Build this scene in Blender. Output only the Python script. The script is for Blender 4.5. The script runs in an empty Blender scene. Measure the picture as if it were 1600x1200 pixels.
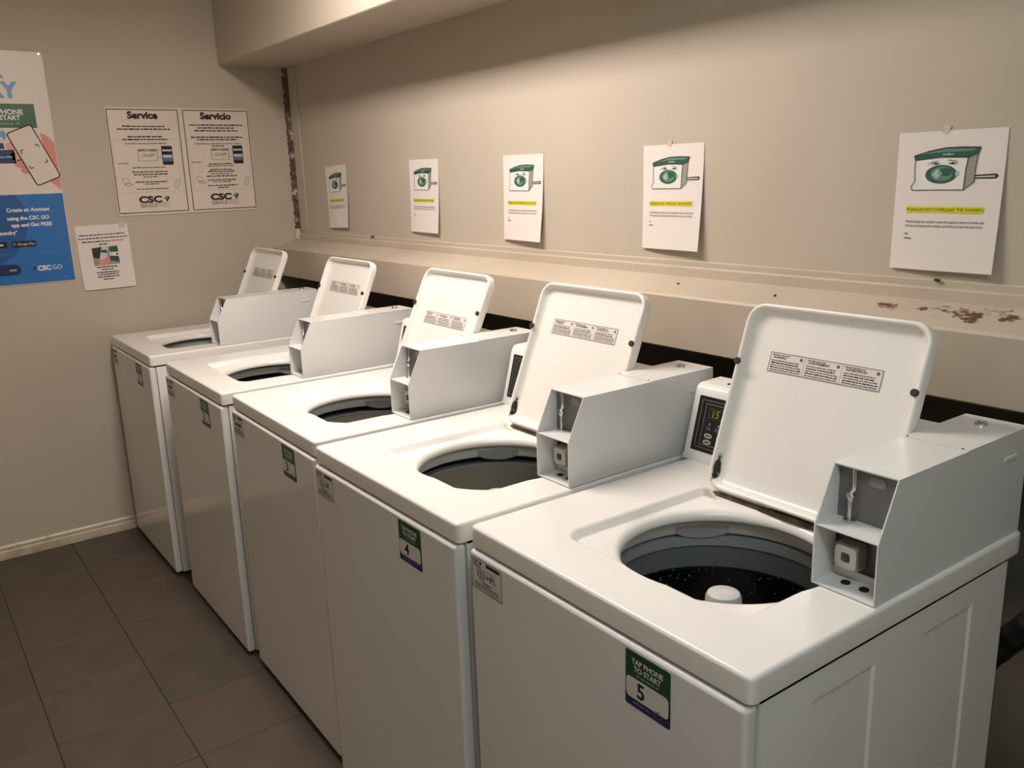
import bpy, bmesh, math, random
from mathutils import Vector, Matrix
from mathutils.geometry import tessellate_polygon

random.seed(7)
scene = bpy.context.scene
COL = scene.collection

# ------------------------------------------------------------------ camera, world, exposure
cam_d = bpy.data.cameras.new('camera')
cam = bpy.data.objects.new('camera', cam_d)
COL.objects.link(cam)
cam.location = (4.1675, -0.8073, 1.5709)
cam.rotation_euler = (1.3319, 0.0326, 0.9327)
cam_d.sensor_width = 36.0
cam_d.lens = 1341.5 * 36.0 / 1600.0
cam_d.clip_start = 0.02
scene.camera = cam

world = bpy.data.worlds.new('world')
scene.world = world
world.use_nodes = True
world.node_tree.nodes['Background'].inputs[0].default_value = (0.05, 0.045, 0.04, 1)
world.node_tree.nodes['Background'].inputs[1].default_value = 0.2

scene.view_settings.view_transform = 'Standard'
scene.view_settings.look = 'None'
scene.view_settings.gamma = 1.0
scene.view_settings.use_curve_mapping = False
scene.view_settings.exposure = 0.05

LAMPS = [((1.98, 0.03, 2.50), 1.0), ((4.45, -0.60, 2.50), 0.38)]
LAMP_COLOURS = [(1.0, 0.885, 0.81), (0.78, 0.93, 1.0)]
LAMP_POWER = 40.0

ROOM_X, ROOM_Y0, ROOM_Z = 5.10, -1.878, 2.56
WALL_Y = 0.94
RECESS_Y = 1.12  # set deeper than the wall above so the gap under the ledge darkens

# ------------------------------------------------------------------ helpers
def s2l(c):
    return c / 12.92 if c <= 0.04045 else ((c + 0.055) / 1.055) ** 2.4

def rgb(r, g, b):
    return (s2l(r / 255), s2l(g / 255), s2l(b / 255), 1.0)

MATS = {}
def mat(name, col=(200, 200, 200), rough=0.5, metal=0.0, coat=0.0, spec=0.5, emit=None, estr=0.0):
    if name in MATS:
        return MATS[name]
    m = bpy.data.materials.new(name)
    m.use_nodes = True
    b = m.node_tree.nodes['Principled BSDF']
    b.inputs['Base Color'].default_value = rgb(*col)
    b.inputs['Roughness'].default_value = rough
    b.inputs['Metallic'].default_value = metal
    b.inputs['Specular IOR Level'].default_value = spec
    if coat:
        b.inputs['Coat Weight'].default_value = coat
        b.inputs['Coat Roughness'].default_value = 0.08
    if emit:
        b.inputs['Emission Color'].default_value = rgb(*emit)
        b.inputs['Emission Strength'].default_value = estr
    MATS[name] = m
    return m

class NT:
    """small node-tree helper"""
    def __init__(self, m):
        self.t = m.node_tree
        self.b = self.t.nodes['Principled BSDF']
    def n(self, kind, **kw):
        nd = self.t.nodes.new(kind)
        for k, v in kw.items():
            if k.startswith('i_'):
                nd.inputs[k[2:].replace('_', ' ')].default_value = v
            else:
                setattr(nd, k, v)
        return nd
    def l(self, a, b):
        self.t.links.new(a, b)
    def noise(self, scale, detail=4, rough=0.55, coord='Object'):
        tc = self.n('ShaderNodeTexCoord')
        nz = self.n('ShaderNodeTexNoise')
        nz.inputs['Scale'].default_value = scale
        nz.inputs['Detail'].default_value = detail
        nz.inputs['Roughness'].default_value = rough
        self.l(tc.outputs[coord], nz.inputs['Vector'])
        return nz.outputs['Fac']
    def ramp(self, fac, stops):
        r = self.n('ShaderNodeValToRGB')
        el = r.color_ramp.elements
        while len(el) < len(stops):
            el.new(0.5)
        for e, (p, c) in zip(el, stops):
            e.position = p
            e.color = c
        self.l(fac, r.inputs['Fac'])
        return r.outputs['Color']
    def mix(self, fac, a, b):
        mx = self.n('ShaderNodeMix', data_type='RGBA')
        for sock, val in ((mx.inputs[0], fac), (mx.inputs[6], a), (mx.inputs[7], b)):
            if hasattr(val, 'links'):
                self.l(val, sock)
            else:
                sock.default_value = val
        return mx.outputs[2]
    def math(self, op, a, b=None):
        m = self.n('ShaderNodeMath', operation=op)
        for i, v in enumerate((a, b)):
            if v is None:
                continue
            if hasattr(v, 'links'):
                self.l(v, m.inputs[i])
            else:
                m.inputs[i].default_value = v
        return m.outputs[0]
    def bump(self, h, strength=0.1, dist=0.002):
        bp = self.n('ShaderNodeBump')
        bp.inputs['Strength'].default_value = strength
        bp.inputs['Distance'].default_value = dist
        self.l(h, bp.inputs['Height'])
        self.l(bp.outputs['Normal'], self.b.inputs['Normal'])
    def blob(self, centre, size):
        """1 inside an ellipsoid around centre in object space, fading to 0"""
        tc = self.n('ShaderNodeTexCoord')
        mp = self.n('ShaderNodeVectorMath', operation='SUBTRACT')
        self.l(tc.outputs['Object'], mp.inputs[0])
        mp.inputs[1].default_value = centre
        dv = self.n('ShaderNodeVectorMath', operation='DIVIDE')
        self.l(mp.outputs[0], dv.inputs[0])
        dv.inputs[1].default_value = size
        ln = self.n('ShaderNodeVectorMath', operation='LENGTH')
        self.l(dv.outputs[0], ln.inputs[0])
        return self.math('MAXIMUM', self.math('SUBTRACT', 1.0, ln.outputs['Value']), 0.0)

def tag(o, label=None, cat=None, group=None, kind=None):
    if label: o['label'] = label
    if cat: o['category'] = cat
    if group: o['group'] = group
    if kind: o['kind'] = kind
    return o

def mesh(name, verts, faces, mats=None, smooth=None, fmat=None):
    me = bpy.data.meshes.new(name)
    me.from_pydata([tuple(v) for v in verts], [], faces)
    if mats is not None:
        for m in (mats if isinstance(mats, (list, tuple)) else [mats]):
            me.materials.append(m)
    if fmat:
        me.polygons.foreach_set('material_index', fmat)
    me.update()
    if smooth:
        finish_smooth(me, smooth)
    return me

def finish_smooth(me, ang):
    me.polygons.foreach_set('use_smooth', [True] * len(me.polygons))
    me.set_sharp_from_angle(angle=math.radians(ang))
    me['weighted'] = 1

def obj(name, me, parent=None, loc=(0, 0, 0), rot=(0, 0, 0)):
    o = bpy.data.objects.new(name, me)
    COL.objects.link(o)
    o.parent = parent
    o.location = loc
    o.rotation_euler = rot
    if me.get('weighted'):
        wn = o.modifiers.new('weighted_normals', 'WEIGHTED_NORMAL')
        wn.keep_sharp = True
        wn.weight = 80
    return o

def empty(name, loc=(0, 0, 0), rz=0.0):
    o = bpy.data.objects.new(name, None)
    o.empty_display_size = 0.1
    COL.objects.link(o)
    o.location = loc
    o.rotation_euler = (0, 0, rz)
    return o

def bm_mesh(name, bm, mats, smooth=None):
    bmesh.ops.recalc_face_normals(bm, faces=bm.faces)
    me = bpy.data.meshes.new(name)
    bm.to_mesh(me)
    bm.free()
    for m in (mats if isinstance(mats, (list, tuple)) else [mats]):
        me.materials.append(m)
    if smooth:
        finish_smooth(me, smooth)
    return me

def add_box(bm, x0, x1, y0, y1, z0, z1, bevel=0.0, seg=2):
    r = bmesh.ops.create_cube(bm, size=1.0)
    vs = r['verts']
    for v in vs:
        v.co = Vector((x0 + (v.co.x + .5) * (x1 - x0), y0 + (v.co.y + .5) * (y1 - y0), z0 + (v.co.z + .5) * (z1 - z0)))
    if bevel:
        es = list({e for v in vs for e in v.link_edges})
        bmesh.ops.bevel(bm, geom=es, offset=bevel, segments=seg, profile=0.5, affect='EDGES')

def box_mesh(name, x0, x1, y0, y1, z0, z1, m, bevel=0.0, seg=2):
    bm = bmesh.new()
    add_box(bm, x0, x1, y0, y1, z0, z1, bevel, seg)
    return bm_mesh(name, bm, m, 40 if bevel else None)

def add_prism(bm, prof, axis, a, b):
    """extrude a closed 2-D profile along an axis ('x': profile (y,z); 'y': (x,z); 'z': (x,y))"""
    def P(q, t):
        return {'x': (t, q[0], q[1]), 'y': (q[0], t, q[1]), 'z': (q[0], q[1], t)}[axis]
    va = [bm.verts.new(P(q, a)) for q in prof]
    vb = [bm.verts.new(P(q, b)) for q in prof]
    n = len(prof)
    for i in range(n):
        bm.faces.new((va[i], va[(i + 1) % n], vb[(i + 1) % n], vb[i]))
    bm.faces.new(va[::-1])
    bm.faces.new(vb)

def add_tube(bm, pts, r, seg=12, cap=True):
    pts = [Vector(p) for p in pts]
    rings = []
    up = Vector((0.13, 0.31, 0.94)).normalized()
    for i, p in enumerate(pts):
        d = (pts[min(i + 1, len(pts) - 1)] - pts[max(i - 1, 0)]).normalized()
        a = d.cross(up)
        if a.length < 1e-3:
            a = d.cross(Vector((1, 0, 0)))
        a.normalize()
        b = d.cross(a).normalized()
        rr = r[i] if isinstance(r, (list, tuple)) else r
        rings.append([bm.verts.new(p + rr * (math.cos(2 * math.pi * k / seg) * a + math.sin(2 * math.pi * k / seg) * b)) for k in range(seg)])
    for A, B in zip(rings, rings[1:]):
        for k in range(seg):
            bm.faces.new((A[k], A[(k + 1) % seg], B[(k + 1) % seg], B[k]))
    if cap:
        bm.faces.new(rings[0][::-1])
        bm.faces.new(rings[-1])

def lathe_mesh(name, prof, m, seg=64, smooth=35, fm=None, close=False):
    """revolve (r,z) profile about z; r==0 closes"""
    V, F, FM = [], [], []
    for r, z in prof:
        for k in range(seg):
            a = 2 * math.pi * k / seg
            V.append((r * math.cos(a), r * math.sin(a), z))
    for i in range(len(prof) - 1):
        for k in range(seg):
            k2 = (k + 1) % seg
            F.append((i * seg + k, i * seg + k2, (i + 1) * seg + k2, (i + 1) * seg + k))
            FM.append(fm[i] if fm else 0)
    for end, order in ((0, -1), (len(prof) - 1, 1)):
        if close:
            F.append(tuple(end * seg + k for k in range(seg))[::order])
            FM.append(fm[min(end, len(prof) - 2)] if fm else 0)
    return mesh(name, V, F, m, smooth, FM)

def rr_ray(cx, cy, ang, x0, x1, y0, y1, r):
    """distance from (cx,cy) along ang to a rounded rectangle"""
    dx, dy = math.cos(ang), math.sin(ang)
    lo, hi = 0.0, 3.0
    mx, my, hx, hy = (x0 + x1) / 2, (y0 + y1) / 2, (x1 - x0) / 2, (y1 - y0) / 2
    for _ in range(34):
        t = (lo + hi) / 2
        qx, qy = abs(cx + dx * t - mx) - hx + r, abs(cy + dy * t - my) - hy + r
        sd = math.hypot(max(qx, 0), max(qy, 0)) + min(max(qx, qy), 0) - r
        if sd < 0: lo = t
        else: hi = t
    return (lo + hi) / 2

def rr_loop(x0, x1, y0, y1, r, seg=7):
    pts = []
    for cx, cy, a0 in ((x1 - r, y0 + r, -90), (x1 - r, y1 - r, 0), (x0 + r, y1 - r, 90), (x0 + r, y0 + r, 180)):
        for k in range(seg + 1):
            a = math.radians(a0 + 90 * k / seg)
            pts.append((cx + r * math.cos(a), cy + r * math.sin(a)))
    return pts

# ------------------------------------------------------------------ flat print (lettering, drawings) laid on a sheet
_TXT = {}
def text_tris(s, bold):
    key = (s, bold)
    if key not in _TXT:
        cu = bpy.data.curves.new('glyphs', 'FONT')
        cu.body = s
        cu.resolution_u = 3
        cu.offset = bold
        o = bpy.data.objects.new('glyphs', cu)
        me = bpy.data.meshes.new_from_object(o)
        vs = [(v.co.x, v.co.y) for v in me.vertices]
        fs = [tuple(p.vertices) for p in me.polygons]
        bpy.data.objects.remove(o)
        bpy.data.curves.remove(cu)
        bpy.data.meshes.remove(me)
        _TXT[key] = (vs, fs)
    return _TXT[key]

class Print:
    """collects coloured shapes in sheet coordinates (u right, v up, 0..1), fn(u,v,lift) -> point"""
    def __init__(self, fn, w, h):
        self.fn, self.w, self.h = fn, w, h
        self.V, self.F, self.M, self.mats = [], [], [], []
        self.layer = 1
    def mi(self, m):
        if m not in self.mats:
            self.mats.append(m)
        return self.mats.index(m)
    def up(self):
        self.layer += 1
    def poly(self, pts, m):
        b = len(self.V)
        self.V += [self.fn(u, v, 0.00035 * self.layer) for u, v in pts]
        for t in tessellate_polygon([[Vector((u * self.w, v * self.h, 0)) for u, v in pts]]):
            self.F.append(tuple(b + i for i in t))
            self.M.append(self.mi(m))
    def rect(self, u0, v0, u1, v1, m, r=0.0):
        if r <= 0:
            self.poly([(u0, v0), (u1, v0), (u1, v1), (u0, v1)], m)
        else:
            lp = rr_loop(u0 * self.w, u1 * self.w, v0 * self.h, v1 * self.h, r, 4)
            self.poly([(x / self.w, y / self.h) for x, y in lp], m)
    def ellipse(self, cu, cv, ru, rv, m, n=28):
        self.poly([(cu + ru * math.cos(2 * math.pi * k / n), cv + rv * math.sin(2 * math.pi * k / n)) for k in range(n)], m)
    def line(self, a, b, wid, m):
        ax, ay, bx, by = a[0] * self.w, a[1] * self.h, b[0] * self.w, b[1] * self.h
        d = Vector((bx - ax, by - ay))
        if d.length < 1e-6: return
        n = Vector((-d.y, d.x)).normalized() * wid / 2
        self.poly([((ax + n.x) / self.w, (ay + n.y) / self.h), ((ax - n.x) / self.w, (ay - n.y) / self.h),
                   ((bx - n.x) / self.w, (by - n.y) / self.h), ((bx + n.x) / self.w, (by + n.y) / self.h)], m)
    def path(self, pts, wid, m, close=False):
        for a, b in zip(pts, pts[1:] + (pts[:1] if close else [])):
            self.line(a, b, wid, m)
    def frame(self, u0, v0, u1, v1, wid, m):
        for a, b in (((u0, v0), (u1, v0)), ((u1, v0), (u1, v1)), ((u1, v1), (u0, v1)), ((u0, v1), (u0, v0))):
            self.line(a, b, wid, m)
    def text(self, s, u, v, m, width=None, height=None, align='L', bold=0.0, slant=0.0):
        """baseline-left at (u,v); width/height in sheet fractions"""
        vs, fs = text_tris(s, bold)
        if not vs: return
        x0, x1 = min(a for a, _ in vs), max(a for a, _ in vs)
        top = 0.70
        sy = (height * self.h / top) if height else (width * self.w / (x1 - x0))
        sx = (width * self.w / (x1 - x0)) if width else sy
        tw = (x1 - x0) * sx
        off = {'L': 0, 'C': -tw / 2, 'R': -tw}[align]
        b = len(self.V)
        for a, c in vs:
            self.V.append(self.fn(u + ((a - x0) * sx + c * sy * slant + off) / self.w, v + c * sy / self.h, 0.00035 * self.layer))
        k = self.mi(m)
        for f in fs:
            self.F.append(tuple(b + i for i in f))
            self.M.append(k)
    def greek(self, u0, v, u1, height, m, seed=0, slope=0.0):
        """a line of print too small to read: word-like runs of little strokes"""
        rn = random.Random(seed * 7919 + int(u0 * 1000) + int(v * 5000))
        u = u0
        step = height * self.h / self.w
        while u < u1 - step * 0.4:
            wl = min(rn.uniform(1.4, 4.2) * step, u1 - u)
            hh = height * rn.uniform(0.75, 1.0)
            self.rect(u, v + slope * (u - u0), u + wl, v + slope * (u - u0) + hh, m)
            u += wl + step * rn.uniform(0.35, 0.6)
    def build(self, name, parent):
        me = mesh(name, self.V, self.F, self.mats, None, self.M)
        return obj(name, me, parent)

# ------------------------------------------------------------------ materials
def wall_material(name, col, var=0.05):
    m = mat(name, col, 0.62, spec=0.35)
    t = NT(m)
    c = rgb(*col)
    dark = tuple(x * (1 - var) for x in c[:3]) + (1,)
    lite = tuple(min(1, x * (1 + var)) for x in c[:3]) + (1,)
    t.l(t.ramp(t.noise(1.7, 5), [(0.3, dark), (0.7, lite)]), t.b.inputs['Base Color'])
    t.bump(t.noise(55, 3), 0.12, 0.004)
    return m

M_WALL = wall_material('beige_wall_paint', (190, 179, 163))
M_CEIL = wall_material('ceiling_paint', (214, 208, 196))
M_TRIM = mat('cream_baseboard_paint', (206, 194, 172), 0.4)
_t = NT(M_TRIM)
_t.l(_t.ramp(_t.noise(14, 6), [(0.25, rgb(168, 152, 126)), (0.55, rgb(206, 194, 172))]), _t.b.inputs['Base Color'])

M_LEDGE = mat('ledge_paint', (190, 174, 152), 0.55)
_t = NT(M_LEDGE)
base = _t.ramp(_t.noise(2.3, 5), [(0.3, rgb(180, 166, 148)), (0.7, rgb(196, 184, 166))])
n1 = _t.noise(34, 5, 0.65)
rust = None
for c, s in (((3.385, 0.875, 1.28), (0.125, 0.06, 0.05)), ((3.20, 0.872, 1.28), (0.045, 0.035, 0.05)), ((3.29, 0.88, 1.28), (0.05, 0.02, 0.05))):
    bl = _t.blob(c, s)
    rust = bl if rust is None else _t.math('MAXIMUM', rust, bl)
fac = _t.math('MULTIPLY', _t.math('SUBTRACT', _t.math('ADD', n1, _t.math('MULTIPLY', _t.math('MINIMUM', rust, 0.55), 0.40)), 0.70), 12.0)
facc = _t.n('ShaderNodeClamp'); _t.l(fac, facc.inputs[0])
gate = _t.math('MULTIPLY', facc.outputs[0], _t.math('MINIMUM', _t.math('MULTIPLY', rust, 12.0), 1.0))
_t.l(_t.mix(gate, base, rgb(92, 62, 40)), _t.b.inputs['Base Color'])
_t.bump(_t.noise(40, 4), 0.12, 0.004)

M_RECESS = wall_material('shade_darkened_wall_behind_washers', (104, 98, 88), 0.2)  # dark grey stands in for shade on the plain wall under the ledge

M_TILE = mat('dark_floor_tile', (84, 77, 68), 0.5, spec=0.4)
_t = NT(M_TILE)
_oi = _t.n('ShaderNodeObjectInfo')
c1 = _t.ramp(_t.noise(6, 6, 0.6), [(0.3, rgb(68, 61, 53)), (0.72, rgb(86, 78, 69))])
c2 = _t.mix(_t.math('MULTIPLY', _oi.outputs['Random'], 0.5), c1, rgb(90, 76, 68))
_t.l(c2, _t.b.inputs['Base Color'])
_t.bump(_t.noise(120, 3), 0.08, 0.002)
M_GROUT = mat('floor_joint', (44, 38, 32), 0.9)

def enamel(name, col, rough):
    m = mat(name, col, rough, spec=0.5)
    t = NT(m)
    c = rgb(*col)
    t.l(t.ramp(t.noise(3, 4), [(0.3, tuple(x * 0.965 for x in c[:3]) + (1,)), (0.7, c)]), t.b.inputs['Base Color'])
    return m
M_ENAMEL = enamel('white_washer_enamel', (238, 236, 232), 0.16)
M_PANEL = enamel('white_front_panel_enamel', (228, 226, 222), 0.10)
M_LIDM = mat('white_lid_enamel', (238, 235, 229), 0.22)
_t = NT(M_LIDM)      # rust and grime where the lower hinge corner has worn
bl = _t.blob((0.1585, -0.006, 0.030), (0.012, 0.018, 0.066))
nz = _t.noise(60, 5, 0.6)
f = _t.math('MULTIPLY', _t.math('SUBTRACT', _t.math('ADD', bl, _t.math('MULTIPLY', nz, 0.9)), 0.78), 7.0)
cl = _t.n('ShaderNodeClamp'); _t.l(f, cl.inputs[0])
_t.l(_t.mix(cl.outputs[0], rgb(238, 235, 229), rgb(52, 42, 33)), _t.b.inputs['Base Color'])
M_TOP = mat('white_top_enamel', (240, 237, 232), 0.16)
_t = NT(M_TOP)
bl = _t.blob((0.165, 0.472, 0.921), (0.05, 0.020, 0.03))
nz = _t.noise(75, 5, 0.6)
f = _t.math('MULTIPLY', _t.math('SUBTRACT', _t.math('ADD', bl, _t.math('MULTIPLY', nz, 1.0)), 0.92), 1.6)
cl = _t.n('ShaderNodeClamp'); _t.l(f, cl.inputs[0])
_t.l(_t.mix(cl.outputs[0], rgb(240, 237, 232), rgb(176, 152, 108)), _t.b.inputs['Base Color'])
M_BOX = enamel('pale_grey_coin_box_paint', (226, 226, 223), 0.22)
M_BOXIN = mat('grey_coin_plate', (112, 112, 112), 0.45)
M_DARKMETAL = mat('dark_steel', (70, 68, 64), 0.35, 0.9)
M_STEEL = mat('steel', (205, 200, 192), 0.22, 1.0)
M_CAST = mat('cast_metal', (196, 192, 186), 0.32, 0.7)
M_RUBBER = mat('brown_black_rubber', (52, 44, 38), 0.7)
M_HINGE = mat('rusty_hinge_strip', (70, 54, 40), 0.8)  # mottled dark to lighter brown strip along the lid hinge
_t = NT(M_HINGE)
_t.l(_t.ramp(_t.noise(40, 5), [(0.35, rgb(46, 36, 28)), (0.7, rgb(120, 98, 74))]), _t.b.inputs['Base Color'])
M_TUBRING = mat('white_tub_ring_plastic', (206, 208, 202), 0.3)
M_BALANCE = mat('grey_basket_ring_plastic', (150, 156, 156), 0.35)
M_BALANCE2 = mat('grey_basket_wall', (112, 118, 120), 0.4)
M_BASKETT = mat('olive_grey_basket_wall', (150, 146, 130), 0.4)
M_SPECK = mat('black_speckled_porcelain', (16, 17, 17), 0.18)
_t = NT(M_SPECK)
_tc = _t.n('ShaderNodeTexCoord')
_vo = _t.n('ShaderNodeTexVoronoi'); _vo.inputs['Scale'].default_value = 95
_t.l(_tc.outputs['Object'], _vo.inputs['Vector'])
_t.l(_t.ramp(_vo.outputs['Distance'], [(0.10, rgb(150, 150, 146)), (0.17, rgb(16, 17, 17))]), _t.b.inputs['Base Color'])
M_BLACKP = mat('black_control_panel', (20, 20, 20), 0.3)
M_TUBOUT = mat('dark_outer_tub', (40, 38, 35), 0.8)
M_PAPER = mat('white_paper', (226, 218, 212), 0.75, spec=0.2)
M_SIGN = mat('white_sign_plastic', (220, 208, 196), 0.35)
M_INK = mat('black_ink', (26, 23, 22), 0.7)
M_INKGREY = mat('grey_ink', (110, 100, 94), 0.7)
M_INKLIGHT = mat('light_grey_ink', (168, 158, 150), 0.7)
M_STICK = mat('white_sticker', (214, 210, 204), 0.4)
M_GREEN = mat('sticker_green', (22, 72, 42), 0.35)
M_NAVY = mat('sticker_navy', (26, 40, 84), 0.35)
M_WHITE = mat('white_print', (228, 226, 220), 0.5)
M_GREENPALE = mat('pale_green_print', (120, 160, 130), 0.5)
M_BLUEPALE = mat('pale_blue_print', (96, 120, 170), 0.5)
M_YELLOW = mat('highlighter_yellow', (222, 214, 22), 0.7)
M_CARTG = mat('drawing_dark_green', (38, 84, 68), 0.7)
M_CARTG2 = mat('drawing_mid_green', (92, 134, 116), 0.7)
M_CARTGL = mat('drawing_pale_green', (160, 186, 172), 0.7)
M_CARTS = mat('drawing_side_grey', (146, 148, 138), 0.7)
M_PBLUE = mat('poster_blue', (34, 108, 178), 0.4)
M_PBLUE2 = mat('poster_dark_blue', (28, 82, 146), 0.4)
M_PNAVY = mat('poster_navy', (22, 38, 84), 0.4)
M_PSKY = mat('poster_sky_blue', (98, 158, 206), 0.4)
M_PGREEN = mat('poster_green', (36, 92, 62), 0.4)
M_PSKIN = mat('poster_skin', (214, 140, 128), 0.5)
M_PSKIN2 = mat('poster_skin_light', (226, 164, 150), 0.5)
M_CYAN = mat('logo_teal', (34, 128, 150), 0.5)
M_LCD = mat('screen_grey', (196, 200, 204), 0.3)
M_LCDB = mat('screen_blue', (92, 104, 150), 0.3)
M_TAPE = mat('clear_tape', (206, 194, 178), 0.25)
M_LEDSEG = mat('lit_green_digits', (96, 112, 20), 0.4, emit=(150, 170, 40), estr=0.16)

# ------------------------------------------------------------------ the room
fl = obj('floor', box_mesh('floor', 0, ROOM_X, ROOM_Y0, RECESS_Y, -0.10, -0.003, M_GROUT))
tag(fl, 'dark grey brown tiled floor of the laundry room', 'floor', kind='structure')
PT = 0.316
tile_me = box_mesh('tile', -PT / 2 + 0.0012, PT / 2 - 0.0012, -PT / 2 + 0.0012, PT / 2 - 0.0012, -0.008, 0.0, M_TILE, 0.0012, 1)
for i in range(16):
    for j in range(1, 10):
        o = obj('tile', tile_me, fl, (0.013 + PT * (i + 0.5), -0.298 - PT * 6 + PT * (j + 0.5), -random.uniform(0, 0.0007)),
                (random.uniform(-.0012, .0012), random.uniform(-.0012, .0012), 0))

def slab(name, x0, x1, y0, y1, z0, z1, m, label, cat='wall'):
    o = obj(name, box_mesh(name, x0, x1, y0, y1, z0, z1, m))
    return tag(o, label, cat, kind='structure')

slab('wall_left', -0.12, 0.0, ROOM_Y0 - .1, RECESS_Y + .1, -0.1, ROOM_Z, M_WALL, 'beige painted end wall with the signs and poster')
slab('wall_back', 0.0, ROOM_X, WALL_Y, RECESS_Y + 0.1, 1.20, ROOM_Z, M_WALL, 'beige painted long wall above the washers with the notices')
slab('wall_recess', 0.0, ROOM_X, RECESS_Y, RECESS_Y + 0.1, -0.1, 1.20, M_RECESS, 'wall behind the washers, coloured dark and set back for the shade under the ledge')
slab('wall_front', 0.0, ROOM_X, ROOM_Y0 - 0.1, ROOM_Y0, -0.1, ROOM_Z, M_WALL, 'beige wall opposite the washers, behind the viewer')
slab('wall_right', ROOM_X, ROOM_X + 0.1, ROOM_Y0 - 0.1, RECESS_Y + .1, -0.1, ROOM_Z, M_WALL, 'beige end wall to the right, outside the view')
ceil = slab('ceiling', -0.12, ROOM_X + 0.1, ROOM_Y0 - .1, RECESS_Y + .1, ROOM_Z, ROOM_Z + 0.1, M_CEIL, 'pale painted ceiling above the washers', 'ceiling')
# boxed-in beam under the ceiling along the back wall
bm = bmesh.new()
add_box(bm, 0.0, ROOM_X, 0.615, WALL_Y, 2.105, ROOM_Z, 0.004, 1)
tag(obj('beam', bm_mesh('beam', bm, M_WALL), ceil), 'beige boxed-in beam along the top of the long wall')

# ledge: sloping shelf with moulding, boxed front
led = empty('trim_1', (0, 0, 0))
tag(led, 'long beige ledge with rust-stained top running behind the washers', 'ledge', kind='structure')
bm = bmesh.new()
add_prism(bm, [(WALL_Y, 1.292), (0.925, 1.292), (0.803, 1.264), (0.798, 1.258), (0.798, 1.129), (0.802, 1.125), (WALL_Y + .06, 1.125), (WALL_Y + .06, 1.292)], 'x', 0.0, ROOM_X)
obj('ledge_box', bm_mesh('ledge_box', bm, M_LEDGE), led)
bm = bmesh.new()
add_prism(bm, [(WALL_Y, 1.292), (0.926, 1.292), (0.926, 1.315), (0.929, 1.318), (0.935, 1.319), (0.935, 1.331), (WALL_Y, 1.334)], 'x', 0.0, ROOM_X)
obj('moulding', bm_mesh('moulding', bm, M_LEDGE), led)
for x, y, z, w in ((0.80, 0.931, 1.3335, 0.03), (3.27, 0.931, 1.334, 0.014), (2.93, 0.86, 1.2785, 0.006), (2.62, 0.87, 1.2805, 0.006)):
    bm = bmesh.new()
    bmesh.ops.create_icosphere(bm, subdivisions=2, radius=1.0)
    for v in bm.verts:
        v.co = Vector((v.co.x * w / 2, v.co.y * 0.004, v.co.z * 0.003)) * (1 + 0.25 * math.sin(v.co.x * 9 + v.co.y * 5))
    obj('paint_chip', bm_mesh('paint_chip', bm, M_RUBBER, 60), led, (x, y, z))

# baseboard on the left wall
bm = bmesh.new()
add_prism(bm, [(0, 0), (0.013, 0), (0.014, 0.030), (0.011, 0.037), (0.0065, 0.040), (0.0065, 0.044), (0.009, 0.047), (0.0085, 0.055), (0.004, 0.061), (0, 0.062)], 'y', ROOM_Y0, RECESS_Y)
tag(obj('baseboard_left', bm_mesh('baseboard_left', bm, M_TRIM, 30)), 'cream wooden baseboard along the foot of the end wall', 'baseboard', kind='structure')
bm = bmesh.new()
add_prism(bm, [(ROOM_Y0, 0), (ROOM_Y0 + 0.013, 0), (ROOM_Y0 + 0.012, 0.034), (ROOM_Y0 + 0.006, 0.042), (ROOM_Y0 + 0.008, 0.055), (ROOM_Y0, 0.062)], 'x', 0.0, ROOM_X)
tag(obj('baseboard_front', bm_mesh('baseboard_front', bm, M_TRIM, 30)), 'cream baseboard along the wall opposite the washers', 'baseboard', kind='structure')

# corner: narrow board and broken, flaking joint
M_FLAKE = mat('flaking_dark_joint', (60, 50, 40), 0.85)
_t = NT(M_FLAKE)
_t.l(_t.ramp(_t.noise(24, 6, 0.65), [(0.42, rgb(84, 72, 58)), (0.58, rgb(112, 98, 82)), (0.66, rgb(196, 186, 168))]), _t.b.inputs['Base Color'])
_t.bump(_t.noise(60, 4), 0.8, 0.01)
tag(obj('trim_2', box_mesh('trim_2', 0.036, 0.122, WALL_Y - 0.007, WALL_Y, 1.333, 2.105, M_WALL, 0.002, 1)), 'narrow beige board in the corner beside the flaking joint', 'trim', kind='structure')
bm = bmesh.new()
rows, NR = [], 90
for i in range(NR + 1):
    z = 1.292 + (2.104 - 1.292) * i / NR
    w0 = 0.002 + 0.005 * random.random()
    w1 = 0.019 + 0.009 * random.random()
    rows.append([bm.verts.new((0.0005, WALL_Y - w1 * 0.9, z)), bm.verts.new((w0 + 0.006, WALL_Y - 0.012 - 0.012 * random.random(), z)),
                 bm.verts.new((w1 * 0.75, WALL_Y - 0.006 - 0.010 * random.random(), z)), bm.verts.new((w1 + 0.002, WALL_Y - 0.001, z))])
for A, B in zip(rows, rows[1:]):
    for k in range(3):
        bm.faces.new((A[k], A[k + 1], B[k + 1], B[k]))
jt = empty('trim_3', (0.01, WALL_Y - 0.01, 1.292))
tag(jt, 'dark broken joint with flaking white paint down the room corner', 'trim', kind='structure')
me = bm_mesh('joint_filler', bm, M_FLAKE)
jo = obj('joint_filler', me, jt, (-0.01, 0.01 - WALL_Y, -1.292))
bm = bmesh.new()
add_box(bm, 0.001, 0.028, WALL_Y - 0.030, WALL_Y - 0.004, 1.291, 1.345, 0.006, 2)
obj('plaster_lump', bm_mesh('plaster_lump', bm, mat('pale_plaster', (206, 196, 178), 0.8), 50), jt, (-0.01, 0.01 - WALL_Y, -1.292))

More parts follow.
